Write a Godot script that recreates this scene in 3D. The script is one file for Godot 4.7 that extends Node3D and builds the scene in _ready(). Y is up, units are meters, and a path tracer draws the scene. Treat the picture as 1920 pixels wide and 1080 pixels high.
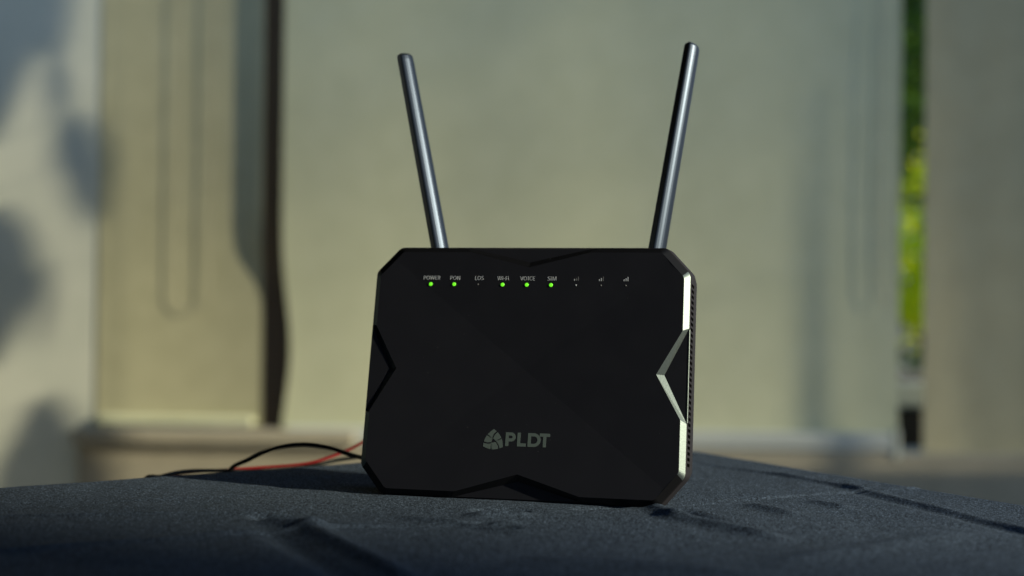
extends Node3D
# A black router with two antennas on a cloth-covered table, roller blinds and a garden gap behind it.
const TY := 0.74                       # table top above the floor
const CAM_H := 0.1176                  # lens above the table top
const WZ := -3.6                       # plane of the blinds
const CORNER := Vector2(0.1119, -1.0203)
const E1 := Vector2(0.8372, -0.5469)   # along the table's left far edge, towards the corner
const E2 := Vector2(0.5469, 0.8372)    # along the right far edge, from the corner towards the viewer
const SUN := Vector3(0.8776, 0.3746, 0.2988)     # towards the sun
const FLAT := 0.9271                  # its horizontal share
var M := {}
var rng := RandomNumberGenerator.new()
var noise := FastNoiseLite.new()

# ------------------------------------------------------------------ helpers
func numbered(called: String, parent: Node) -> String:
	if not parent.has_node(NodePath(called)): return called
	var k := 1
	while parent.has_node(NodePath("%s_%03d" % [called, k])): k += 1
	return "%s_%03d" % [called, k]

func begin(smooth := false) -> SurfaceTool:
	var st := SurfaceTool.new()
	st.begin(Mesh.PRIMITIVE_TRIANGLES)
	st.set_smooth_group(0 if smooth else -1)
	return st

func done(st: SurfaceTool) -> ArrayMesh:
	st.index()
	st.generate_normals()
	return st.commit()

func obj(called: String, mesh: Mesh, m: Material, parent: Node = self) -> MeshInstance3D:
	var o := MeshInstance3D.new()
	o.name = numbered(called, parent)
	o.mesh = mesh
	o.material_override = m
	parent.add_child(o, true)
	return o

func tag(o: Node, label: String, category := "", group := "") -> Node:
	o.set_meta("label", label)
	if category: o.set_meta("category", category)
	if group: o.set_meta("group", group)
	return o

func thing(called: String, label: String, category: String, at := Vector3.ZERO, group := "") -> Node3D:
	var o := Node3D.new()
	o.name = numbered(called, self)
	o.position = at
	add_child(o, true)
	tag(o, label, category, group)
	return o

func structure(o: Node) -> Node:
	o.set_meta("kind", "structure")
	return o

func tri(st: SurfaceTool, a: Vector3, b: Vector3, c: Vector3):      # counter-clockwise seen from its front
	st.add_vertex(a); st.add_vertex(c); st.add_vertex(b)

func tri_out(st: SurfaceTool, a: Vector3, b: Vector3, c: Vector3, inside: Vector3):
	if (b - a).cross(c - a).dot((a + b + c) / 3.0 - inside) < 0: tri(st, a, c, b)
	else: tri(st, a, b, c)

func quad_out(st: SurfaceTool, a: Vector3, b: Vector3, c: Vector3, d: Vector3, inside: Vector3):
	tri_out(st, a, b, c, inside); tri_out(st, a, c, d, inside)

func add_box(st: SurfaceTool, c: Vector3, s: Vector3, bevel := 0.0, turn := Basis()):
	# a box whose twelve edges are chamfered by bevel
	var h := s / 2.0
	var b := minf(bevel, minf(h.x, minf(h.y, h.z)) * 0.9)
	var P = func(x: float, y: float, z: float) -> Vector3: return c + turn * Vector3(x, y, z)
	for s1 in [-1.0, 1.0]:
		quad_out(st, P.call(s1 * h.x, -h.y + b, -h.z + b), P.call(s1 * h.x, h.y - b, -h.z + b), P.call(s1 * h.x, h.y - b, h.z - b), P.call(s1 * h.x, -h.y + b, h.z - b), c)
		quad_out(st, P.call(-h.x + b, s1 * h.y, -h.z + b), P.call(h.x - b, s1 * h.y, -h.z + b), P.call(h.x - b, s1 * h.y, h.z - b), P.call(-h.x + b, s1 * h.y, h.z - b), c)
		quad_out(st, P.call(-h.x + b, -h.y + b, s1 * h.z), P.call(h.x - b, -h.y + b, s1 * h.z), P.call(h.x - b, h.y - b, s1 * h.z), P.call(-h.x + b, h.y - b, s1 * h.z), c)
		if b <= 0.0: continue
		for s2 in [-1.0, 1.0]:
			quad_out(st, P.call(s1 * h.x, s2 * (h.y - b), -h.z + b), P.call(s1 * h.x, s2 * (h.y - b), h.z - b), P.call(s1 * (h.x - b), s2 * h.y, h.z - b), P.call(s1 * (h.x - b), s2 * h.y, -h.z + b), c)
			quad_out(st, P.call(s1 * h.x, -h.y + b, s2 * (h.z - b)), P.call(s1 * h.x, h.y - b, s2 * (h.z - b)), P.call(s1 * (h.x - b), h.y - b, s2 * h.z), P.call(s1 * (h.x - b), -h.y + b, s2 * h.z), c)
			quad_out(st, P.call(-h.x + b, s1 * h.y, s2 * (h.z - b)), P.call(h.x - b, s1 * h.y, s2 * (h.z - b)), P.call(h.x - b, s1 * (h.y - b), s2 * h.z), P.call(-h.x + b, s1 * (h.y - b), s2 * h.z), c)
			for s3 in [-1.0, 1.0]:
				tri_out(st, P.call(s1 * h.x, s2 * (h.y - b), s3 * (h.z - b)), P.call(s1 * (h.x - b), s2 * h.y, s3 * (h.z - b)), P.call(s1 * (h.x - b), s2 * (h.y - b), s3 * h.z), c)

func box(c: Vector3, s: Vector3, bevel := 0.0, turn := Basis()) -> ArrayMesh:
	var st := begin()
	add_box(st, c, s, bevel, turn)
	return done(st)

func round_poly(pts: Array, radii: Array, n: int) -> PackedVector2Array:
	var out := PackedVector2Array()
	for k in pts.size():
		var p: Vector2 = pts[k]
		var r: float = radii[k]
		if r <= 0.0:
			out.append(p); continue
		var a: Vector2 = (pts[(k + pts.size() - 1) % pts.size()] - p).normalized()
		var b: Vector2 = (pts[(k + 1) % pts.size()] - p).normalized()
		var half := a.angle_to(b) / 2.0
		var d := r / absf(tan(half))
		for j in n + 1:
			var t := float(j) / n
			var q1: Vector2 = (p + a * d).lerp(p, t)
			var q2: Vector2 = p.lerp(p + b * d, t)
			out.append(q1.lerp(q2, t))
	return out

func tube(points: Array, radius: float, sides := 10, ends := true) -> ArrayMesh:
	var curve := Curve3D.new()
	curve.bake_interval = radius * 0.8
	for k in points.size():
		var p: Vector3 = points[k]
		var before: Vector3 = points[maxi(k - 1, 0)]
		var after: Vector3 = points[mini(k + 1, points.size() - 1)]
		var t := (after - before) / 6.0
		curve.add_point(p, -t, t)
	var pts := curve.get_baked_points()
	var st := begin(true)
	var up := Vector3.UP if absf((pts[1] - pts[0]).normalized().y) < 0.9 else Vector3.RIGHT
	var prev := []
	for k in pts.size():
		var d: Vector3 = (pts[mini(k + 1, pts.size() - 1)] - pts[maxi(k - 1, 0)]).normalized()
		var s := d.cross(up).normalized()
		up = s.cross(d).normalized()
		var ring := []
		for j in sides:
			var a := TAU * j / sides
			ring.append(pts[k] + (s * cos(a) + up * sin(a)) * radius)
		if k > 0:
			var mid := (pts[k] + pts[k - 1]) / 2.0
			for j in sides:
				var i := (j + 1) % sides
				quad_out(st, prev[j], prev[i], ring[i], ring[j], mid)
		prev = ring
		if ends and (k == 0 or k == pts.size() - 1):
			for j in sides: tri_out(st, pts[k], ring[j], ring[(j + 1) % sides], pts[k] + d * (0.001 if k == 0 else -0.001))
	return done(st)

func prism(st: SurfaceTool, poly: PackedVector2Array, z: float, depth: float):      # a flat mark, standing depth proud of z
	var idx := Geometry2D.triangulate_polygon(poly)
	var cen := Vector2.ZERO
	for p in poly: cen += p / poly.size()
	for k in range(0, idx.size(), 3):
		var a := poly[idx[k]]; var b := poly[idx[k + 1]]; var c := poly[idx[k + 2]]
		tri_out(st, Vector3(a.x, a.y, z + depth), Vector3(b.x, b.y, z + depth), Vector3(c.x, c.y, z + depth), Vector3(a.x, a.y, z - 1.0))
	for k in poly.size():
		var a := poly[k]; var b := poly[(k + 1) % poly.size()]
		quad_out(st, Vector3(a.x, a.y, z), Vector3(b.x, b.y, z), Vector3(b.x, b.y, z + depth), Vector3(a.x, a.y, z + depth), Vector3(cen.x, cen.y, z))

func mat(called: String, linear: Color, rough: float, metal := 0.0, spec := 0.5) -> StandardMaterial3D:
	var m := StandardMaterial3D.new()
	m.resource_name = called
	m.albedo_color = linear.linear_to_srgb()
	m.roughness = rough
	m.metallic = metal
	m.metallic_specular = spec
	M[called] = m
	return m

func noise_tex(size: int, freq: float, seed_: int, lo: Color, hi: Color, octaves := 3) -> NoiseTexture2D:
	var n := FastNoiseLite.new()
	n.seed = seed_; n.frequency = freq; n.fractal_octaves = octaves
	n.noise_type = FastNoiseLite.TYPE_SIMPLEX_SMOOTH
	var g := Gradient.new()
	g.set_color(0, lo.linear_to_srgb()); g.set_color(1, hi.linear_to_srgb())
	var t := NoiseTexture2D.new()
	t.width = size; t.height = size; t.seamless = true
	t.noise = n; t.color_ramp = g
	return t

func grain_tex(size: int, seed_: int, lo: float, hi: float, power: float) -> ImageTexture:   # random threads
	var r := RandomNumberGenerator.new(); r.seed = seed_
	var im := Image.create(size, size, false, Image.FORMAT_RGB8)
	for y in size:
		for x in size:
			var v := lo + (hi - lo) * pow(r.randf(), power)
			im.set_pixel(x, y, Color(v, v, v))
	return ImageTexture.create_from_image(im)

func triplanar(m: StandardMaterial3D, scale: float):
	m.uv1_triplanar = true
	m.uv1_world_triplanar = true
	m.uv1_scale = Vector3.ONE * scale

# ------------------------------------------------------------------ camera, sky, sun
func camera_and_light():
	var cam := Camera3D.new()
	cam.name = "camera"
	cam.position = Vector3(0, TY + CAM_H, 0)
	cam.basis = Basis(Vector3.RIGHT, deg_to_rad(0.5)) * Basis(Vector3.BACK, 0.012)
	cam.near = 0.05
	cam.far = 400.0
	var lens := CameraAttributesPhysical.new()
	lens.frustum_focal_length = 51.11
	lens.frustum_focus_distance = 0.715
	lens.exposure_aperture = 4.4
	lens.frustum_near = 0.05
	lens.frustum_far = 400.0
	cam.attributes = lens
	cam.fov = 26.43
	add_child(cam)
	cam.make_current()

	var env := Environment.new()
	env.background_mode = Environment.BG_SKY
	var sm := ProceduralSkyMaterial.new()
	sm.sky_top_color = Color(0.19, 0.31, 0.52).linear_to_srgb()
	sm.sky_horizon_color = Color(0.475, 0.56, 0.65).linear_to_srgb()
	sm.sky_curve = 0.16
	sm.ground_bottom_color = Color(0.12, 0.12, 0.10).linear_to_srgb()
	sm.ground_horizon_color = Color(0.30, 0.33, 0.34).linear_to_srgb()
	sm.sky_energy_multiplier = 1.0
	var sky := Sky.new()
	sky.sky_material = sm
	env.sky = sky
	env.tonemap_mode = Environment.TONE_MAPPER_LINEAR
	env.tonemap_exposure = 1.08
	env.sdfgi_enabled = true
	env.ssao_enabled = true
	env.ssil_enabled = true
	var we := WorldEnvironment.new()
	we.name = "world_environment"
	we.environment = env
	add_child(we)

	var sun := DirectionalLight3D.new()
	sun.name = "sun"
	sun.light_energy = 1.6
	sun.light_color = Color(1.0, 0.95, 0.83)
	sun.light_angular_distance = 0.5
	sun.shadow_enabled = true
	sun.basis = Basis.looking_at(-SUN, Vector3.UP)
	add_child(sun)

func materials():
	var cloth := mat("black_cloth", Color(1, 1, 1), 0.8, 0.0, 0.2)
	cloth.albedo_texture = grain_tex(1024, 11, 0.15, 0.67, 2.0)
	triplanar(cloth, 2.2)
	cloth.heightmap_enabled = true
	cloth.heightmap_texture = grain_tex(512, 12, 0.0, 1.0, 1.0)
	cloth.heightmap_scale = 0.022
	cloth.albedo_color = Color(0.74, 0.86, 1.0)

	var panel := mat("black_panel", Color(0.0168, 0.0185, 0.0250), 0.42, 0.0, 0.5)
	panel.roughness_texture = noise_tex(512, 0.012, 5, Color(0.5, 0.5, 0.5), Color(1, 1, 1), 4)
	triplanar(panel, 6.0)
	mat("body_plastic", Color(0.022, 0.021, 0.025), 0.6, 0.0, 0.25)
	var metal := mat("satin_metal", Color(0.150, 0.185, 0.182), 0.54, 1.0)
	metal.roughness_texture = grain_tex(512, 6, 0.75, 1.0, 1.0)
	triplanar(metal, 10.0)
	metal.heightmap_enabled = true
	metal.heightmap_texture = grain_tex(512, 7, 0.0, 1.0, 1.0)
	metal.heightmap_scale = 0.005
	mat("bevel_black", Color(0.004, 0.0045, 0.006), 0.45, 0.0, 0.35)
	mat("vent_black", Color(0.002, 0.002, 0.002), 1.0, 0.0, 0.0)
	mat("antenna_plastic", Color(0.028, 0.040, 0.060), 0.35, 0.7, 0.4)
	mat("logo_grey", Color(0.11, 0.15, 0.142), 0.6)
	mat("print_white", Color(0.62, 0.68, 0.75), 0.6)
	mat("print_dim", Color(0.17, 0.18, 0.19), 0.6)
	mat("print_faint", Color(0.07, 0.075, 0.08), 0.6)
	var led := mat("led_green", Color(0.10, 0.40, 0.02), 0.3)
	led.emission_enabled = true
	led.emission = Color(0.16, 0.86, 0.02).linear_to_srgb()
	led.emission_energy_multiplier = 1.0
	mat("wire_red", Color(0.23, 0.010, 0.012), 0.45)
	mat("wire_black", Color(0.006, 0.009, 0.008), 0.42)
	mat("rubber", Color(0.01, 0.01, 0.01), 0.8)

	var cream := mat("cream_fabric", Color(1, 1, 1), 0.85)
	cream.albedo_texture = noise_tex(512, 0.02, 21, Color(0.58, 0.61, 0.41), Color(0.635, 0.665, 0.46))
	triplanar(cream, 0.7)
	var tan_ := mat("tan_fabric", Color(1, 1, 1), 0.85)
	tan_.albedo_texture = noise_tex(512, 0.02, 22, Color(0.47, 0.435, 0.27), Color(0.53, 0.50, 0.32))
	triplanar(tan_, 0.8)
	var ochre := mat("ochre_fabric", Color(1, 1, 1), 0.85)
	ochre.albedo_texture = noise_tex(512, 0.02, 26, Color(0.43, 0.425, 0.265), Color(0.49, 0.485, 0.31))
	triplanar(ochre, 0.8)
	mat("hem_white", Color(0.50, 0.54, 0.50), 0.5)
	mat("chain_grey", Color(0.36, 0.345, 0.26), 0.6)
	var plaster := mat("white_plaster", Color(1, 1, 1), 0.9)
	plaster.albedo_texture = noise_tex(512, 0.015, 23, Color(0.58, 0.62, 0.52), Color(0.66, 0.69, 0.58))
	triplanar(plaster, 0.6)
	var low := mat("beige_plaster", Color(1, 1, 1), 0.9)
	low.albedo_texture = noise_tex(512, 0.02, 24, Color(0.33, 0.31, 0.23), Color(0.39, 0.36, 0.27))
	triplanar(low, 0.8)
	mat("dark_frame", Color(0.12, 0.085, 0.055), 0.8)
	var floor_ := mat("patio_paving", Color(1, 1, 1), 0.85)
	floor_.albedo_texture = noise_tex(512, 0.03, 25, Color(0.16, 0.15, 0.13), Color(0.24, 0.225, 0.20))
	triplanar(floor_, 0.9)
	mat("house_wall", Color(0.18, 0.17, 0.155), 0.9)
	mat("roof_boards", Color(0.035, 0.03, 0.026), 0.85)
	mat("bark", Color(0.09, 0.07, 0.05), 0.9)
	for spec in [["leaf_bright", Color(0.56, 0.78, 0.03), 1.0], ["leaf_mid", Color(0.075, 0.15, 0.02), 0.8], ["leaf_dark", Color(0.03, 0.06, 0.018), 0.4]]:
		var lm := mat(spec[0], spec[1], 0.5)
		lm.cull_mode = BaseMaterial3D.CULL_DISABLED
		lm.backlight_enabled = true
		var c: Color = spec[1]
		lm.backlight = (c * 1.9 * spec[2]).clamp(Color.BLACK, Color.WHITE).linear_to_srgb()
	mat("pot_black", Color(0.004, 0.004, 0.004), 0.6)
	mat("block_white", Color(0.80, 0.82, 0.70), 0.8)

# ------------------------------------------------------------------ table cloth
const WRINKLES := [   # from, to (world x, z), half width, height, ridge (+) or dent (-)
	[0.138, -0.889, 0.1835, -0.8290, 0.0026, 0.0009], [0.1835, -0.829, 0.2240, -0.7730, 0.0028, 0.0014],
	[0.2200, -0.778, 0.2700, -0.6350, 0.0036, 0.0012], [0.2700, -0.6350, 0.31, -0.50, 0.0040, 0.0013],
	[0.2125, -0.771, 0.2620, -0.6330, 0.0036, -0.0006],
	[0.1040, -0.7090, 0.1700, -0.7430, 0.0020, -0.0012], [0.1700, -0.7430, 0.2290, -0.7720, 0.0020, -0.0013], [0.229, -0.772, 0.30, -0.80, 0.0026, 0.0009],
	[-0.1330, -0.6560, -0.1000, -0.6330, 0.0055, -0.0036], [-0.1240, -0.6400, -0.0960, -0.6200, 0.0060, 0.0026],
	[-0.0980, -0.6130, -0.0430, -0.5150, 0.0060, 0.0030], [-0.1160, -0.6080, -0.0640, -0.5080, 0.0070, -0.0022],
	[-0.1500, -0.6040, -0.0850, -0.6260, 0.0026, 0.0010], [-0.0850, -0.6260, 0.0100, -0.6480, 0.0024, 0.0009],
	[-0.0160, -0.6830, 0.0060, -0.6800, 0.0060, -0.0034], [-0.0180, -0.6650, 0.0100, -0.6660, 0.0060, 0.0018],
	[-0.0170, -0.6430, 0.0010, -0.6320, 0.0050, -0.0030], [-0.0500, -0.6520, 0.0060, -0.6170, 0.0045, 0.0014],
	[0.0820, -0.6960, 0.0900, -0.6620, 0.0060, 0.0024], [0.0900, -0.6620, 0.1300, -0.6150, 0.0065, 0.0026], [0.0960, -0.6900, 0.1080, -0.6580, 0.0060, -0.0022],
	[0.0400, -0.6930, 0.0640, -0.7020, 0.0045, -0.0020], [0.1400, -0.7060, 0.1560, -0.6780, 0.0050, 0.0016], [0.1800, -0.7230, 0.1930, -0.7020, 0.0045, 0.0014],
	[-0.2200, -0.7000, -0.1500, -0.7250, 0.0030, 0.0005], [-0.3200, -0.6400, -0.1700, -0.6620, 0.0040, 0.0006], [-0.26, -0.55, -0.15, -0.60, 0.006, 0.0008],
	[0.13, -0.56, 0.22, -0.62, 0.010, 0.0014], [0.02, -0.55, 0.10, -0.53, 0.010, 0.0016],
]

func cloth_height(w: Vector2) -> float:
	var h := noise.get_noise_2d(w.x * 900.0, w.y * 900.0) * 0.0008 + noise.get_noise_2d(w.x * 2600.0 + 50.0, w.y * 2600.0) * 0.00022
	for k in WRINKLES:
		var a := Vector2(k[0], k[1])
		var d := Vector2(k[2], k[3]) - a
		var along := (w - a).dot(d) / d.length_squared()
		if along < -0.5 or along > 1.5: continue
		var off: float = (w - a).cross(d) / d.length() / k[4]
		if absf(off) > 3.5: continue
		h += 1.35 * k[5] * exp(-off * off) * smoothstep(-0.3, 0.15, along) * (1.0 - smoothstep(0.85, 1.3, along))
	# the cloth lies flat under the router
	var rel := w - Vector2(0.0042, -0.7152)
	var c := Vector2(rel.x * 0.976 + rel.y * 0.2176, -rel.x * 0.2176 + rel.y * 0.976)
	var inside := smoothstep(0.115, 0.09, absf(c.x)) * smoothstep(0.006, -0.004, c.y) * smoothstep(-0.1, -0.06, c.y)
	return lerpf(h, -0.0004, inside)

func edge(u: float, size: float) -> Vector2:      # (place along the table top, drop below it) of cloth at arc length u
	var r := 0.007
	if u > size / 2.0:
		var e := edge(size - u, size)
		return Vector2(size - e.x, e.y)
	if u >= r: return Vector2(u, 0.0)
	var a := (r - u) / r
	if a < PI / 2.0: return Vector2(r - r * sin(a), r - r * cos(a))
	return Vector2(0.0, r + (a - PI / 2.0) * r)

func tablecloth():
	var P := 1.2
	var Q := 0.74
	var us := [-0.71, -0.6, -0.5, -0.4, -0.3, -0.2, -0.13, -0.08, -0.05, -0.03, -0.016]
	var vs := us.duplicate()
	var x := -0.008
	while x < 0.96: us.append(x); x += 0.002
	for t in [1.0, 1.04, 1.1, 1.15, 1.18, 1.19, 1.195, 1.2, 1.205, 1.21, 1.23, 1.3, 1.45, 1.6, 1.75, 1.91]: us.append(t)
	x = -0.008
	while x < 0.56: vs.append(x); x += 0.002
	for t in [0.564, 0.57, 0.58, 0.59, 0.60, 0.62, 0.65, 0.69, 0.72, 0.73, 0.735, 0.74, 0.745, 0.75, 0.77, 0.84, 1.0, 1.15, 1.3, 1.45]: vs.append(t)
	var st := begin(true)
	var nu := us.size()
	var nv := vs.size()
	for u in us:
		var eu := edge(u, P)
		for v in vs:
			var ev := edge(v, Q)
			var w: Vector2 = CORNER - E1 * eu.x + E2 * ev.x
			var drop := eu.y + ev.y
			var y := TY
			if drop <= 0.0: y += cloth_height(w)
			else:
				var flare := minf(eu.y, ev.y) * 0.3
				drop = minf(drop, 0.728)
				var hang := smoothstep(0.03, 0.6, drop)
				var su := (1.0 if u < 0.6 else -1.0) if eu.y > 0.0 else 0.0
				var sv := (1.0 if v < 0.37 else -1.0) if ev.y > 0.0 else 0.0
				var wave: float = (sin(u * 31.0 + v * 27.0) * 0.5 + sin(u * 13.0 - v * 17.0 + 1.0) * 0.5 + 0.6) * 0.03 * hang
				w += E1 * su * (flare + (wave if eu.y >= ev.y else 0.0)) - E2 * sv * (flare + (wave if ev.y > eu.y else 0.0))
				y = TY - drop + cloth_height(w) * (1.0 - hang) * 0.5
			st.add_vertex(Vector3(w.x, y, w.y))
	for i in nu - 1:
		for j in nv - 1:
			var a := i * nv + j
			for k in [a, a + nv, a + 1, a + 1, a + nv, a + nv + 1]: st.add_index(k)
	st.generate_normals()
	var o := obj("tablecloth", st.commit(), M.black_cloth)
	tag(o, "wrinkled black cloth draped over the table under the router", "tablecloth")

# ------------------------------------------------------------------ router
const A := 0.097
const T := 0.1522
const YC := 0.0757

func outline(foot: bool) -> PackedVector2Array:
	var i := 0.0 if foot else 0.0034
	var x0 := A - i
	var y0 := i
	var t := T - i
	var cx := 0.0145 - 0.25 * i
	var cyt := 0.016 - 0.25 * i
	var cyb := 0.0172 - 0.25 * i
	var sp := 0.028 if foot else 0.0262
	var nx := 0.0136 if foot else 0.0181
	var bx := 0.0395 if foot else 0.0372
	var by := 0.0108 if foot else 0.0148
	var ty := 0.0090 if foot else 0.0128
	var r := 0.006 if foot else 0.004
	var pts := [Vector2(-x0 + cx, y0), Vector2(-bx, y0), Vector2(0, by), Vector2(bx, y0), Vector2(x0 - cx, y0), Vector2(x0, y0 + cyb),
		Vector2(x0, YC - sp), Vector2(A - nx, YC), Vector2(x0, YC + sp), Vector2(x0, t - cyt), Vector2(x0 - cx, t),
		Vector2(bx, t), Vector2(0, T - ty), Vector2(-bx, t), Vector2(-x0 + cx, t), Vector2(-x0, t - cyt),
		Vector2(-x0, YC + sp), Vector2(-A + nx, YC), Vector2(-x0, YC - sp), Vector2(-x0, y0 + cyb)]
	return round_poly(pts, [r, 0, 0, 0, r, r, 0, 0, 0, r, r, 0, 0, 0, r, r, 0, 0, 0, r], 7)

func octagon(grow: float, lift: float) -> PackedVector2Array:
	var x0 := A + grow
	var b := -grow + lift
	var t := T + grow
	return round_poly([Vector2(-x0 + 0.0145, b), Vector2(x0 - 0.0145, b), Vector2(x0, b + 0.0172), Vector2(x0, t - 0.016), Vector2(x0 - 0.0145, t), Vector2(-x0 + 0.0145, t), Vector2(-x0, t - 0.016), Vector2(-x0, b + 0.0172)], [0.006, 0.006, 0.006, 0.006, 0.006, 0.006, 0.006, 0.006], 8)

const H := 0.0030
func plate_z(p: Vector2) -> float:      # the front is folded along the two diagonals, lowest in the middle
	var c := Vector2(0.0012, 0.0764)
	return H - 0.0020 * (1.0 - minf(1.0, maxf(absf(p.x - c.x) / 0.0945, absf(p.y - c.y) / 0.0745)))

func router():
	var r := thing("router", "black router with two raised antennas and green status lights", "router", Vector3(0.0042, TY + 0.0002, -0.7152))
	r.basis = Basis(Vector3.UP, -0.2194) * Basis(Vector3.RIGHT, -0.2244) * Basis(Vector3.BACK, 0.0011)
	# shell
	var st := begin()
	var cap := begin()
	var slope := tan(0.2244)
	var loops := [[0.0, -0.0006], [-0.0008, 0.0004], [-0.0100, 0.0018], [-0.0125, 0.0020], [-0.0270, 0.0019], [-0.0320, 0.0010], [-0.0350, -0.0025]]
	var mid := Vector3(0, T / 2.0, -0.016)
	var prev := []
	for l in loops:
		var ring := []
		for p in octagon(l[1], -l[0] * slope * 0.98): ring.append(Vector3(p.x, p.y, l[0]))
		for k in ring.size():
			var j := (k + 1) % ring.size()
			if prev: quad_out(st, prev[k], prev[j], ring[j], ring[k], mid)
			else: tri_out(cap, ring[k], ring[j], Vector3(0, T / 2.0, 0), mid)
		prev = ring
	for k in prev.size(): tri_out(st, prev[k], prev[(k + 1) % prev.size()], Vector3(0, T / 2.0, -0.035), mid)
	obj("rear_shell", done(st), M.body_plastic, r)
	obj("front_base", done(cap), M.black_panel, r)
	for s in [1.0]: obj("edge_trim", box(Vector3(s * (A + 0.0001), YC, -0.0003), Vector3(0.0009, 0.055, 0.0009), 0.0002), M.satin_metal, r)
	# bevel round the front plate: satin metal along both sides, black along the top, the bottom and the corners
	var foot := outline(true)
	var top := outline(false)
	var strips := [begin(), begin(), begin(), begin()]      # left, right, bottom, top
	for k in foot.size():
		var j := (k + 1) % foot.size()
		var f0 := Vector3(foot[k].x, foot[k].y, 0.0001)
		var f1 := Vector3(foot[j].x, foot[j].y, 0.0001)
		var p0 := Vector3(top[k].x, top[k].y, plate_z(top[k]))
		var p1 := Vector3(top[j].x, top[j].y, plate_z(top[j]))
		var m := (foot[k] + foot[j]) / 2.0
		st = strips[0 if m.x < 0.0 else 1] if absf(m.x) > 0.07 and m.y > 0.0150 and m.y < T - 0.0140 else strips[2 if m.y < YC else 3]
		if (f1 - f0).cross(p1 - f0).z < 0: tri(st, f0, p1, f1); tri(st, f0, p0, p1)
		else: tri(st, f0, f1, p1); tri(st, f0, p1, p0)
	tag(obj("bevel", done(strips[0]), M.satin_metal, r), "grey metal bevel along the left side")
	tag(obj("bevel", done(strips[1]), M.satin_metal, r), "bright metal bevel with a chevron along the right side")
	for k in [2, 3]: obj("bevel", done(strips[k]), M.bevel_black, r)
	var inlay := begin()
	prism(inlay, PackedVector2Array([Vector2(-A + 0.0005, YC - 0.0268), Vector2(-A + 0.0130, YC), Vector2(-A + 0.0005, YC + 0.0268)]), 0.0, 0.0019)
	obj("notch_inlay", done(inlay), M.black_panel, r)
	# front plate of four facets
	st = begin()
	var c := Vector2(0.0012, 0.0764)
	var far := [c + Vector2(-0.189, -0.149), c + Vector2(0.189, -0.149), c + Vector2(0.189, 0.149), c + Vector2(-0.189, 0.149)]
	for k in 4:
		for poly in Geometry2D.intersect_polygons(top, PackedVector2Array([c, far[k], far[(k + 1) % 4]])):
			var idx := Geometry2D.triangulate_polygon(poly)
			for n in range(0, idx.size(), 3):
				var q := []
				for m in 3:
					var p: Vector2 = poly[idx[n + m]]
					q.append(Vector3(p.x, p.y, plate_z(p)))
				tri_out(st, q[0], q[1], q[2], Vector3(q[0].x, q[0].y, -1.0))
	obj("front_panel", done(st), M.black_panel, r)
	# a row of vent slots in each flared side
	var slot := box(Vector3.ZERO, Vector3(0.0005, 0.0019, 0.0060), 0.0001)
	for s in [-1.0, 1.0]:
		for k in 33:
			var o := obj("vent_slot", slot, M.vent_black, r)
			o.position = Vector3(s * (A + 0.00098), 0.0775 - 0.0528 + k * 0.0033, -0.0054)
			o.rotation.y = s * -0.151
	# feet and the rear support it leans on
	for s in [-1.0, 1.0]:
		obj("rubber_foot", box(Vector3(s * 0.06, 0.0042, -0.022), Vector3(0.016, 0.003, 0.008), 0.0006, Basis(Vector3.RIGHT, 0.2244)), M.rubber, r)
	obj("rear_support", box(Vector3(0.0, 0.0250, -0.0420), Vector3(0.10, 0.032, 0.016), 0.002, Basis(Vector3.RIGHT, 0.2244)), M.body_plastic, r)
	antenna(r, Vector3(-0.0612, 0.1450, -0.0215), Vector3(-0.0920, 0.2829, 0.0))
	antenna(r, Vector3(0.0726, 0.1450, -0.0215), Vector3(0.0922, 0.2945, -0.0250))
	# lights and their printed names
	var names := ["POWER", "PON", "LOS", "Wi-Fi", "VOICE", "SIM"]
	var lit := [true, true, false, true, true, true, false, false, false]
	var lx := [-0.0612, -0.0463, -0.0313, -0.0159, -0.0009, 0.0140, 0.0292, 0.0443, 0.0591]
	var nx := [-0.0608, -0.0459, -0.0307, -0.0157, -0.0005, 0.0145]
	var font := SystemFont.new()
	font.font_names = ["Droid Sans"]
	for k in 9:
		var p := Vector2(lx[k], 0.1286)
		var z := plate_z(p)
		if lit[k]:
			var dome := SphereMesh.new()
			dome.radius = 0.00115; dome.height = 0.0023; dome.radial_segments = 20; dome.rings = 10
			var o := obj("status_light", dome, M.led_green, r)
			o.position = Vector3(p.x, p.y, z)
			o.scale = Vector3(1, 1, 0.4)
			tag(o, "lit green status light")
		else:
			var dot := SphereMesh.new()
			dot.radius = 0.00045; dot.height = 0.0009; dot.radial_segments = 12; dot.rings = 6
			var o := obj("status_light", dot, M.print_dim if k != 6 else M.print_white, r)
			o.position = Vector3(p.x, p.y, z)
			o.scale = Vector3(1, 1.2, 0.4)
			tag(o, "unlit status light")
		if k < 6:
			var tm := TextMesh.new()
			tm.text = names[k]; tm.font = font; tm.font_size = 64; tm.pixel_size = 0.001; tm.depth = 0.002; tm.curve_step = 0.5
			var o := obj("printed_name", tm, M.print_white, r)
			o.basis = Basis(Vector3.RIGHT, atan(0.0020 / 0.0745)).scaled(Vector3.ONE * 0.0520)
			o.position = Vector3(nx[k], 0.1325, plate_z(Vector2(nx[k], 0.1320)) + 0.00008)
		else:
			for b in 3:
				var hh: float = [0.0011, 0.0018, 0.0026][b]
				st = begin()
				var x: float = lx[k] + 0.0001 + (b - 1) * 0.00115
				prism(st, PackedVector2Array([Vector2(x - 0.00024, 0.1313), Vector2(x + 0.00024, 0.1313), Vector2(x + 0.00024, 0.1313 + hh), Vector2(x - 0.00024, 0.1313 + hh)]), plate_z(Vector2(x, 0.132)) - 0.00002, 0.0001)
				obj("signal_bar", done(st), M.print_white if b <= k - 6 else M.print_dim, r)
	# dust specks on the front
	var dust := begin()
	rng.seed = 31
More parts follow.
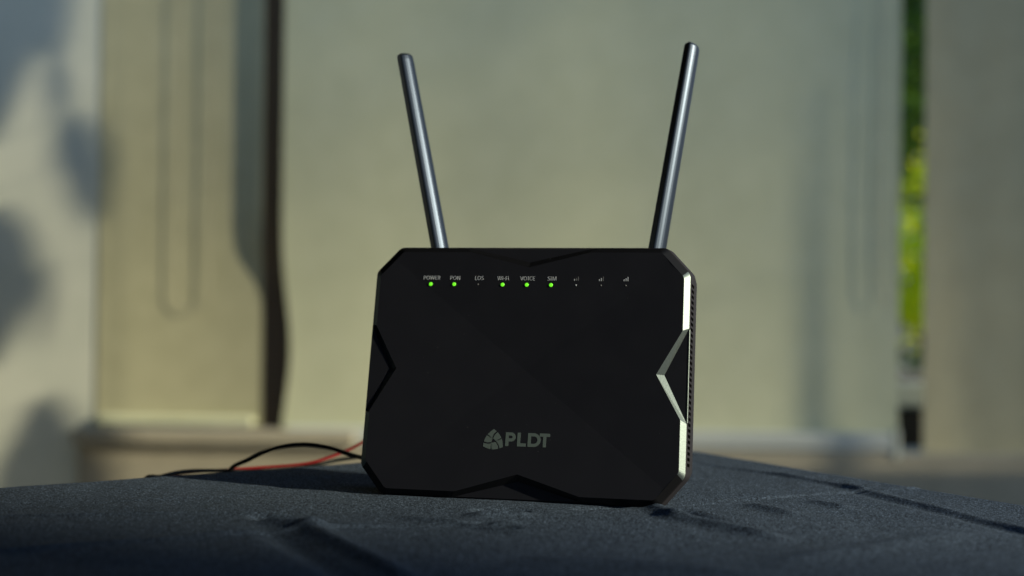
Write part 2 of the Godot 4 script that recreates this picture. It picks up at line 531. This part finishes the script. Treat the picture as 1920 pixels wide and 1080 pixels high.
	for k in 26:
		var p := Vector2(rng.randf_range(-0.086, 0.086), rng.randf_range(0.02, 0.146))
		var q := rng.randf_range(0.00010, 0.00022)
		var a := rng.randf() * TAU
		prism(dust, PackedVector2Array([p + Vector2(q, 0).rotated(a), p + Vector2(0, q * 0.7).rotated(a), p + Vector2(-q, 0).rotated(a), p + Vector2(0, -q * 0.6).rotated(a)]), plate_z(p) - 0.00002, 0.0001)
	obj("dust", done(dust), M.print_dim, r).set_meta("kind", "stuff")
	# company lettering and emblem
	var lz := -0.00003
	var mark := Vector2(0.0, 0.0355)
	var tilt := atan(-0.0020 / 0.0745)
	st = begin()
	for poly in letters(): prism(st, poly, lz, 0.00012)
	set_mark(obj("lettering", done(st), M.logo_grey, r), mark, tilt)
	st = begin()
	for poly in emblem(): prism(st, poly, lz, 0.00012)
	set_mark(obj("emblem", done(st), M.logo_grey, r), mark, tilt)

func set_mark(o: Node3D, at: Vector2, tilt: float):      # marks are drawn in plate coordinates; lay them on the facet
	var base := Basis(Vector3.RIGHT, tilt)
	o.transform = Transform3D(base, Vector3(at.x, at.y, plate_z(at)) - base * Vector3(at.x, at.y, 0.0))

func antenna(r: Node3D, from: Vector3, to: Vector3):
	var o := Node3D.new()
	o.name = numbered("antenna", r)
	o.position = from
	r.add_child(o, true)
	var y := (to - from).normalized()
	var z := (Vector3(0, 0, 1) - y * y.z).normalized()
	o.basis = Basis(y.cross(z), y, z)
	var L := (to - from).length()
	var sec := [Vector2(-1.0, 0.05), Vector2(-0.36, 0.90), Vector2(-0.28, 0.95)]      # flat towards the left, curved towards the right
	for az in [14.0, 30.0, 38.0, 45.0, 52.0, 60.0, 68.0, 76.0, 84.0]:
		var step := 0.14 if az < 35.0 else 0.30
		sec.append(sec[-1] + Vector2(cos(deg_to_rad(az)), -sin(deg_to_rad(az))) * step)
	sec += [Vector2(0.95, -1.15), Vector2(0.5, -1.4), Vector2(-0.3, -1.4), Vector2(-0.85, -0.9)]
	var st := begin()
	var prev := []
	var rings := [[0.0, 1.0, 0.0], [0.6, 0.96, 0.0], [0.972, 0.915, 0.0], [0.988, 0.89, -0.015], [0.995, 0.83, -0.05], [0.999, 0.74, -0.10], [1.0, 0.62, -0.16]]
	for g in rings:
		var ring := []
		for p in sec: ring.append(Vector3((p.x * g[1] + g[2]) * 0.0053, L * g[0], p.y * g[1] * 0.0048))
		if prev:
			var m := Vector3(0, prev[0].y * 0.5 + ring[0].y * 0.5 - 0.001, 0)
			for k in ring.size():
				var j := (k + 1) % ring.size()
				quad_out(st, prev[k], prev[j], ring[j], ring[k], m)
		prev = ring
	for k in prev.size(): tri_out(st, prev[k], prev[(k + 1) % prev.size()], Vector3(-0.0008, L, 0), Vector3(0, 0, 0))
	obj("rod", done(st), M.antenna_plastic, o)
	var hinge := CylinderMesh.new()
	hinge.top_radius = 0.0058; hinge.bottom_radius = 0.0062; hinge.height = 0.010
	var h := obj("hinge_collar", hinge, M.body_plastic, o)
	h.position = Vector3(0, 0.003, 0)

func rect(x0: float, y0: float, x1: float, y1: float) -> PackedVector2Array:
	return PackedVector2Array([Vector2(x0, y0), Vector2(x1, y0), Vector2(x1, y1), Vector2(x0, y1)])

func letters() -> Array:
	var out := []
	var b := 0.0311        # baseline and cap height of the word on the plate
	var t := 0.0392
	var s := 0.0019
	# P
	out.append(rect(-0.0084, b, -0.0084 + s, t))
	out += bowl(-0.0084 + s, b + 0.0027, t, 0.0042, s)
	# L
	out.append(rect(-0.0013, b, -0.0013 + s, t))
	out.append(rect(-0.0013 + s, b, 0.0040, b + s))
	# D
	out.append(rect(0.0050, b, 0.0050 + s, t))
	out += bowl(0.0050 + s, b, t, 0.0058, s)
	# T
	out.append(rect(0.0120, t - s, 0.0181, t))
	out.append(rect(0.0141, b, 0.0141 + s, t - s))
	return out

func bowl(x: float, y0: float, y1: float, w: float, s: float) -> Array:
	var out := []
	var r := (y1 - y0) / 2.0
	var ri := r - s
	var cy := (y0 + y1) / 2.0
	var cx := x + w - r
	out.append(rect(x, y1 - s, cx, y1))
	out.append(rect(x, y0, cx, y0 + s))
	for k in 12:
		var a0 := -PI / 2 + PI * k / 12.0
		var a1 := -PI / 2 + PI * (k + 1) / 12.0
		out.append(PackedVector2Array([Vector2(cx + cos(a0) * ri, cy + sin(a0) * ri), Vector2(cx + cos(a0) * r, cy + sin(a0) * r), Vector2(cx + cos(a1) * r, cy + sin(a1) * r), Vector2(cx + cos(a1) * ri, cy + sin(a1) * ri)]))
	return out

func emblem() -> Array:      # a rounded triangle of swirling blades round a small triangular hole
	var c := Vector2(-0.0157, 0.0339)
	var R := 0.0070
	var corner := []
	for k in 3: corner.append(Vector2(cos(PI / 2 + TAU * k / 3.0), sin(PI / 2 + TAU * k / 3.0)) * R)
	var body := PackedVector2Array()
	for k in 3:
		var a: Vector2 = corner[k]
		var b: Vector2 = corner[(k + 1) % 3]
		var out_dir := ((a + b) / 2.0).normalized()
		for j in 12:
			var t := j / 12.0
			body.append(a.lerp(b, t) + out_dir * sin(PI * t) * R * 0.23)
	var pieces := [body]
	var cuts := []
	var hole := PackedVector2Array()
	for k in 3: hole.append(Vector2(cos(PI / 2 + 0.25 + TAU * k / 3.0), sin(PI / 2 + 0.25 + TAU * k / 3.0)) * R * 0.27)
	for k in 3:
		var base := PI / 2 + TAU * k / 3.0
		for f in [[0.25, 0.24, -0.55, 1.05, 0.070], [0.62, 0.30, 0.98, 1.05, 0.046]]:
			var left := []
			var right := []
			for j in 9:
				var t := j / 8.0
				var ang: float = base + lerpf(f[0], f[2], pow(t, 0.8))
				var rad: float = lerpf(f[1], f[3], t) * R
				var p := Vector2(cos(ang), sin(ang)) * rad
				var n: Vector2 = Vector2(-sin(ang), cos(ang)) * f[4] * R
				left.append(p + n); right.push_front(p - n)
			cuts.append(PackedVector2Array(left + right))
	cuts.append(hole)
	for cut in cuts:
		var next := []
		for p in pieces:
			for q in Geometry2D.clip_polygons(p, cut):
				if not Geometry2D.is_polygon_clockwise(q): next.append(q)
		pieces = next
	var moved := []
	for p in pieces:
		var q := PackedVector2Array()
		for v in p: q.append(c + v)
		if q.size() > 2 and Geometry2D.triangulate_polygon(q).size() > 0: moved.append(q)
	return moved

func wires():
	var y := TY
	var red := tube([Vector3(-0.055, y + 0.036, -0.892), Vector3(-0.0900, y + 0.0230, -0.888), Vector3(-0.1079, y + 0.0121, -0.886), Vector3(-0.1192, y + 0.0060, -0.884), Vector3(-0.1370, y + 0.0001, -0.876), Vector3(-0.1518, y - 0.0024, -0.873), Vector3(-0.1740, y - 0.0040, -0.870), Vector3(-0.1953, y - 0.0050, -0.864), Vector3(-0.2217, y - 0.0052, -0.850), Vector3(-0.2368, y - 0.0075, -0.838), Vector3(-0.2478, y - 0.014, -0.833), Vector3(-0.253, y - 0.08, -0.836), Vector3(-0.258, y - 0.25, -0.845)], 0.00112)
	tag(obj("red_wire", red, M.wire_red), "thin red wire running from behind the router", "wire")
	var low := tube([Vector3(-0.055, y + 0.006, -0.890), Vector3(-0.0950, y + 0.0035, -0.886), Vector3(-0.1200, y + 0.0008, -0.882), Vector3(-0.1370, y - 0.0022, -0.874), Vector3(-0.1518, y - 0.0046, -0.870), Vector3(-0.1740, y - 0.0060, -0.866), Vector3(-0.1953, y - 0.0054, -0.860), Vector3(-0.2210, y - 0.0038, -0.846), Vector3(-0.2362, y - 0.0058, -0.834), Vector3(-0.2480, y - 0.011, -0.829), Vector3(-0.252, y - 0.06, -0.831), Vector3(-0.255, y - 0.27, -0.845)], 0.00130)
	tag(obj("black_wire", low, M.wire_black), "black wire lying low beside the red wire", "wire")
	var loop := tube([Vector3(-0.050, y + 0.002, -0.812), Vector3(-0.1006, y + 0.0097, -0.826), Vector3(-0.1230, y + 0.0152, -0.832), Vector3(-0.1418, y + 0.0167, -0.836), Vector3(-0.1603, y + 0.0136, -0.838), Vector3(-0.1790, y + 0.0052, -0.842), Vector3(-0.1943, y - 0.0046, -0.850), Vector3(-0.199, y - 0.03, -0.855), Vector3(-0.205, y - 0.25, -0.865)], 0.00155)
	tag(obj("black_wire", loop, M.wire_black), "black wire arching up in a loop above the red wire", "wire")

# ------------------------------------------------------------------ background
func sheet(x0: float, x1: float, y0: float, y1: float, nx: int, ny: int, f: Callable) -> ArrayMesh:     # a hanging cloth with two faces 1 mm apart
	var st := begin(true)
	var n := nx + 1
	for side in 2:
		for j in ny + 1:
			for i in n:
				var p: Vector3 = f.call(lerpf(x0, x1, float(i) / nx), lerpf(y0, y1, float(j) / ny))
				st.add_vertex(p - Vector3(0, 0, 0.001) * side)
	var off := n * (ny + 1)
	for j in ny:
		for i in nx:
			var a := j * n + i
			for k in [a, a + n, a + 1, a + 1, a + n, a + n + 1]: st.add_index(k)
			for k in [a, a + 1, a + n, a + 1, a + n + 1, a + n]: st.add_index(off + k)
	st.generate_normals()
	return st.commit()

func bead_loop(b: Node3D, xa: float, xb: float, bottom: float, z: float):
	var pts := []
	for k in 8: pts.append(Vector3(xa, 2.34 - k * (2.34 - bottom - 0.06) / 7.0, z))
	for k in range(1, 8):
		var a := PI + PI * k / 8.0
		pts.append(Vector3((xa + xb) / 2.0 + cos(a) * (xb - xa) / 2.0, bottom + 0.055 + sin(a) * 0.055, z))
	for k in 8: pts.append(Vector3(xb, bottom + 0.06 + k * (2.34 - bottom - 0.06) / 7.0, z))
	obj("bead_chain", tube(pts, 0.0016, 8), M.chain_grey, b)

func blinds():
	var top := 2.35
	var bot := 0.478
	# left blind, its free edge curling out of the plane
	var b := thing("roller_blind", "tan roller blind beside the white wall, its edge curled forward", "blind", Vector3(-0.96, 0, WZ), "roller blinds across the opening")
	var f = func(x: float, y: float) -> Vector3:
		var start := lerpf(-0.803, -0.738, smoothstep(1.10, 0.80, y))
		var curl := clampf((x - start) / 0.075, 0.0, 1.0)
		var z := 0.004 * sin(x * 9.0 + y * 0.4) * smoothstep(-1.2, -1.1, x) + 0.028 * curl * curl * (3.0 - 2.0 * curl)
		return Vector3(x + 0.96, y, z)
	obj("fabric", sheet(-1.215, -0.731, bot, top, 80, 60, f), M.ochre_fabric, b)
	obj("bottom_rail", box(Vector3(-0.02, bot + 0.012, 0.008), Vector3(0.46, 0.028, 0.022), 0.006), M.cream_fabric, b)
	obj("roller_tube", box(Vector3(0, top, -0.02), Vector3(0.49, 0.07, 0.07), 0.02), M.hem_white, b)
	bead_loop(b, -0.985 + 0.96, -0.885 + 0.96, TY + 0.075, 0.013)
	# wide middle blind
	b = thing("roller_blind", "wide cream roller blind hanging behind the router", "blind", Vector3(0.24, 0, WZ), "roller blinds across the opening")
	f = func(x: float, y: float) -> Vector3:
		var e := smoothstep(-0.40, -0.68, x)
		var dx := e * 0.030 * exp(-pow((y - 0.70) / 0.20, 2.0))
		var z := 0.006 * sin(x * 4.1 + 0.8) + 0.003 * sin(x * 11.0 + y * 0.5) + 0.002 * sin(y * 3.0 + x)
		return Vector3(x + dx - 0.24, y, z)
	obj("fabric", sheet(-0.680, 1.138, bot - 0.01, top, 120, 50, f), M.cream_fabric, b)
	obj("bottom_rail", box(Vector3(-0.010, 0.452, 0.012), Vector3(1.77, 0.052, 0.022), 0.006), M.hem_white, b)
	obj("rail_end_cap", box(Vector3(0.888, 0.445, 0.012), Vector3(0.016, 0.085, 0.026), 0.003), M.white_plaster, b)
	obj("roller_tube", box(Vector3(0, top, -0.02), Vector3(1.81, 0.07, 0.07), 0.02), M.hem_white, b)
	bead_loop(b, 1.072 - 0.24, 1.122 - 0.24, TY + 0.125, 0.015)
	# right blind
	b = thing("roller_blind", "grey shaded roller blind right of the garden gap", "blind", Vector3(1.9, 0, WZ), "roller blinds across the opening")
	f = func(x: float, y: float) -> Vector3:
		return Vector3(x - 1.9, y, 0.006 * sin(x * 12.0) + 0.003 * sin(x * 27.0 + y))
	obj("fabric", sheet(1.206, 2.0, 0.385, top, 100, 40, f), M.tan_fabric, b)
	obj("bottom_rail", box(Vector3(-0.297, 0.375, 0.0), Vector3(0.79, 0.026, 0.022), 0.006), M.tan_fabric, b)
	obj("roller_tube", box(Vector3(-0.297, top, -0.02), Vector3(0.79, 0.07, 0.07), 0.02), M.hem_white, b)

func background():
	structure(obj("ground", box(Vector3(0, -0.05, -20), Vector3(160, 0.1, 160), 0.0), M.patio_paving))
	# pillar, lower wall, posts, header
	var p := thing("plaster_wall", "white plaster wall dappled with leaf shadows at the far left", "wall", Vector3(-2.54, 0, WZ))
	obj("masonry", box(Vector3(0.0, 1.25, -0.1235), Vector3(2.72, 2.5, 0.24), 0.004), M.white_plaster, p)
	var w := thing("low_wall", "beige plastered low wall under the blinds", "wall", Vector3(0.9, 0, WZ))
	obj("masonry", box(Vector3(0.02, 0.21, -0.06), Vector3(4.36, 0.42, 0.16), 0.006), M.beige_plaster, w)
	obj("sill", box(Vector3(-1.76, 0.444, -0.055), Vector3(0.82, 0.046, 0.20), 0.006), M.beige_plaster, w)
	var post := thing("window_post", "dark brown post in the gap beside the curled blind", "post", Vector3(-0.70, 0, WZ - 0.07))
	obj("shaft", box(Vector3(0, 1.40, 0), Vector3(0.13, 1.9, 0.06), 0.006), M.dark_frame, post)
	var beam := thing("header_beam", "dark beam that carries the roller blinds", "beam", Vector3(0.8, 2.47, WZ - 0.05))
	obj("timber", box(Vector3.ZERO, Vector3(4.2, 0.16, 0.20), 0.008), M.dark_frame, beam)
	# the thing in the gap: pale block on a black plinth, leaves behind
	var gx := 1.182
	var pl := thing("planter", "pale planter rim on a black pot seen through the narrow gap", "planter", Vector3(gx * 4.1 / 3.6, 0, -4.1))
	obj("pot", box(Vector3(0, 0.27, 0), Vector3(0.34, 0.54, 0.34), 0.02), M.pot_black, pl)
	obj("rim", box(Vector3(0, 0.568, 0), Vector3(0.38, 0.085, 0.38), 0.01), M.block_white, pl)
	var soil := obj("soil", box(Vector3(0, 0.606, 0), Vector3(0.33, 0.02, 0.32), 0.004), M.bark, pl)
	soil.set_meta("label", "dark soil")
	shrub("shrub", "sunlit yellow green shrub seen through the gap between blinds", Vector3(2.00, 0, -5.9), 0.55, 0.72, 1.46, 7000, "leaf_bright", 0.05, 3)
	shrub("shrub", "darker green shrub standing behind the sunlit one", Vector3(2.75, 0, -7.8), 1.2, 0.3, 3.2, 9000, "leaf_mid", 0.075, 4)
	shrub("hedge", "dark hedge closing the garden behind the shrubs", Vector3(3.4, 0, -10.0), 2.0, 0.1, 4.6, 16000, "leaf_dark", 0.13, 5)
	# house side behind the viewer: porch roof and wall
	var house := thing("house", "brown house with a dark porch roof over the table", "house", Vector3(-2.2, 0, 3.0))
	obj("wall", box(Vector3(0, 1.5, 0.15), Vector3(7.0, 3.0, 0.3), 0.0), M.house_wall, house)
	obj("porch_roof", box(Vector3(-0.10, 1.70, -2.79), Vector3(5.5, 0.10, 5.88), 0.0), M.roof_boards, house)
	obj("wall", box(Vector3(-1.3, 0.82, -3.1), Vector3(0.2, 1.64, 5.9), 0.0), M.house_wall, house)
	# low garden wall right of the frame: the foot of the blinds lies in its shade
	var gw := thing("garden_wall", "low garden wall shading the foot of the blinds", "wall", Vector3(4.45, 0, -2.80))
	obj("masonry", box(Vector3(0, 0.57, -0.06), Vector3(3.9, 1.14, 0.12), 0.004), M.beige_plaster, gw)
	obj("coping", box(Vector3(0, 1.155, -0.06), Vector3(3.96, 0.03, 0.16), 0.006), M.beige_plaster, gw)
	# the house next door, whose corner puts the front of the table in half shade
	var nb := thing("neighbouring_house", "house next door shading the near side of the cloth", "house", Vector3(19.116, 0, 5.923))
	nb.basis = Basis(Vector3.UP, -atan2(0.322, 0.947))
	obj("wall", box(Vector3(2.5, 5.5, 3.0), Vector3(5.0, 11.0, 6.0), 0.0), M.house_wall, nb)
	obj("roof", box(Vector3(2.5, 11.08, 3.02), Vector3(5.0, 0.16, 6.0), 0.0), M.roof_boards, nb)
	# plants that shade the wall
	leafy_plant()
	tree()
	var stake := thing("garden_post", "slim post shading the cream blind", "post", Vector3(5.62, 0, -1.99))
	var cy := CylinderMesh.new()
	cy.top_radius = 0.004; cy.bottom_radius = 0.048; cy.height = 3.5
	var o := obj("shaft", cy, M.bark, stake)
	o.position.y = 1.75

func leaf_mesh(l: float, w: float, droop: float) -> ArrayMesh:
	var st := begin(true)
	var n := 6
	var rows := []
	for k in n + 1:
		var t := float(k) / n
		var half := w / 2.0 * pow(sin(PI * clampf(t * 0.94 + 0.04, 0.0, 1.0)), 0.75) * (1.15 - 0.35 * t)
		var c := Vector3(0, -droop * t * t, l * t)
		rows.append([c + Vector3(-half, half * 0.25, 0), c, c + Vector3(half, half * 0.25, 0)])
	for k in n:
		for j in 2:
			tri(st, rows[k][j], rows[k + 1][j], rows[k + 1][j + 1]); tri(st, rows[k][j], rows[k + 1][j + 1], rows[k][j + 1])
	return done(st)

func shrub(called: String, label: String, at: Vector3, radius: float, low: float, high: float, count: int, m: String, size: float, seed_: int):
	var s := thing(called, label, called, at)
	rng.seed = seed_
	var trunk := []
	for k in 6: trunk.append(Vector3(sin(k * 1.3) * 0.04, k / 5.0 * high * 0.8, cos(k * 1.7) * 0.04))
	obj("trunk", tube(trunk, radius * 0.03, 8), M.bark, s)
	var mm := MultiMesh.new()
	mm.transform_format = MultiMesh.TRANSFORM_3D
	mm.mesh = leaf_mesh(size, size * 0.5, size * 0.2)
	var clumps := []
	for k in 26:
		var a := rng.randf() * TAU
		var d := sqrt(rng.randf()) * radius * 0.8
		clumps.append(Vector3(cos(a) * d, rng.randf_range(low, high), sin(a) * d))
	mm.instance_count = count
	for k in count:
		var c: Vector3 = clumps[k % clumps.size()]
		var v := Vector3(rng.randfn(), rng.randfn(), rng.randfn()) * radius * 0.16
		var basis := Basis.from_euler(Vector3(rng.randf_range(-0.9, 0.6), rng.randf() * TAU, rng.randf_range(-0.6, 0.6))).scaled(Vector3.ONE * rng.randf_range(0.7, 1.4))
		mm.set_instance_transform(k, Transform3D(basis, c + v))
	var o := MultiMeshInstance3D.new()
	o.name = "foliage"
	o.multimesh = mm
	o.material_override = M[m]
	o.set_meta("kind", "stuff")
	s.add_child(o, true)

func leafy_plant():      # tall broad-leaved plant outside the frame; the sun throws its leaves onto the pillar
	var sun := SUN.normalized()
	var base := Vector3(2.95, 0, -1.75)
	var s := thing("broad_leaf_plant", "tall broad leaved plant whose leaves shade the white wall", "plant", base)
	var pts := []
	for k in 6: pts.append(Vector3(0.02 * sin(k), k / 5.0 * 3.7, 0.02 * cos(k * 2.0)))
	obj("stem", tube(pts, 0.014, 8), M.bark, s)
	# per leaf: the place of its shadow's top on the pillar (x, y over the table), its length, width, lean
	for k in [[-1.480, 1.30, 0.62, 0.062, 0.05], [-1.405, 0.82, 0.26, 0.022, 0.05], [-1.350, 0.63, 0.34, 0.050, 0.10], [-1.322, 0.50, 0.24, 0.034, 0.10], [-1.410, 0.20, 0.28, 0.018, 0.0], [-1.405, -0.20, 0.46, 0.075, 0.02], [-1.44, -0.28, 0.36, 0.06, -0.06], [-1.36, -0.32, 0.36, 0.05, 0.08], [-1.56, 0.35, 0.5, 0.09, 0.0], [-1.58, 1.0, 0.5, 0.08, 0.0]]:
		var at: Vector3 = Vector3(k[0], TY + k[1], WZ - 0.012) + sun * (4.5 / FLAT) - base
		var dir: Vector3 = (Vector3(0, -1, 0) + sun * sun.y + sun.cross(Vector3.UP).normalized() * -k[4]).normalized()
		var side := dir.cross(sun).normalized()
		var o := obj("leaf", leaf_mesh(k[2] * 0.88, k[3], 0.02), M.leaf_mid, s)
		o.transform = Transform3D(Basis(side, dir.cross(side), dir), at)
		obj("stalk", tube([Vector3(0, at.y - 0.2, 0) - at, Vector3(at.x * 0.6, at.y - 0.02, at.z * 0.6) - at, Vector3.ZERO], 0.0014, 6), M.bark, s).position = at

func tree():       # garden tree off to the right; its thinning crown half shades the top and right of the blinds
	var sun := SUN.normalized()
	var centre := Vector3(1.2, TY + 0.8, WZ) + sun * 40.0
	var t := thing("garden_tree", "tall garden tree beyond the porch shading the blinds", "tree", Vector3(centre.x, 0, centre.z))
	var trunk := []
	for k in 7: trunk.append(Vector3(-2.0 + 0.15 * sin(k * 0.9) + k * 0.3, k / 6.0 * (centre.y + 0.3), -3.0 + k * 0.45 + 0.1 * cos(k * 1.1)))
	obj("trunk", tube(trunk, 0.14, 10), M.bark, t)
	rng.seed = 77
	var placed := []
	while placed.size() < 12300:      # the crown grows denser upwards and away from the house
		var x := rng.randf_range(-1.9, 1.95)
		var y := rng.randf_range(-0.6, 2.0)
		var want := clampf(0.10 + 0.42 * (y - 0.1) + 0.45 * (x - 0.1) * smoothstep(-0.2, 0.6, x), 0.0, 1.0)
		if x < -0.9: want *= smoothstep(-1.5, -0.9, x)
		if rng.randf() < want: placed.append(Vector3(x, TY + y, WZ) + sun * (40.0 + rng.randf_range(-3.0, 3.0)) - Vector3(centre.x, 0, centre.z))
	var mm := MultiMesh.new()
	mm.transform_format = MultiMesh.TRANSFORM_3D
	mm.mesh = leaf_mesh(0.042, 0.022, 0.006)
	mm.instance_count = placed.size()
	for k in placed.size():
		var basis := Basis.from_euler(Vector3(rng.randf_range(-0.9, 0.6), rng.randf() * TAU, rng.randf_range(-0.6, 0.6))).scaled(Vector3.ONE * rng.randf_range(0.7, 1.3))
		mm.set_instance_transform(k, Transform3D(basis, placed[k]))
	var o := MultiMeshInstance3D.new()
	o.name = "crown"
	o.multimesh = mm
	o.material_override = M.leaf_mid
	o.set_meta("kind", "stuff")
	t.add_child(o, true)

func _ready():
	rng.seed = 1
	noise.seed = 9
	noise.frequency = 0.012
	materials()
	camera_and_light()
	background()
	blinds()
	tablecloth()
	router()
	wires()
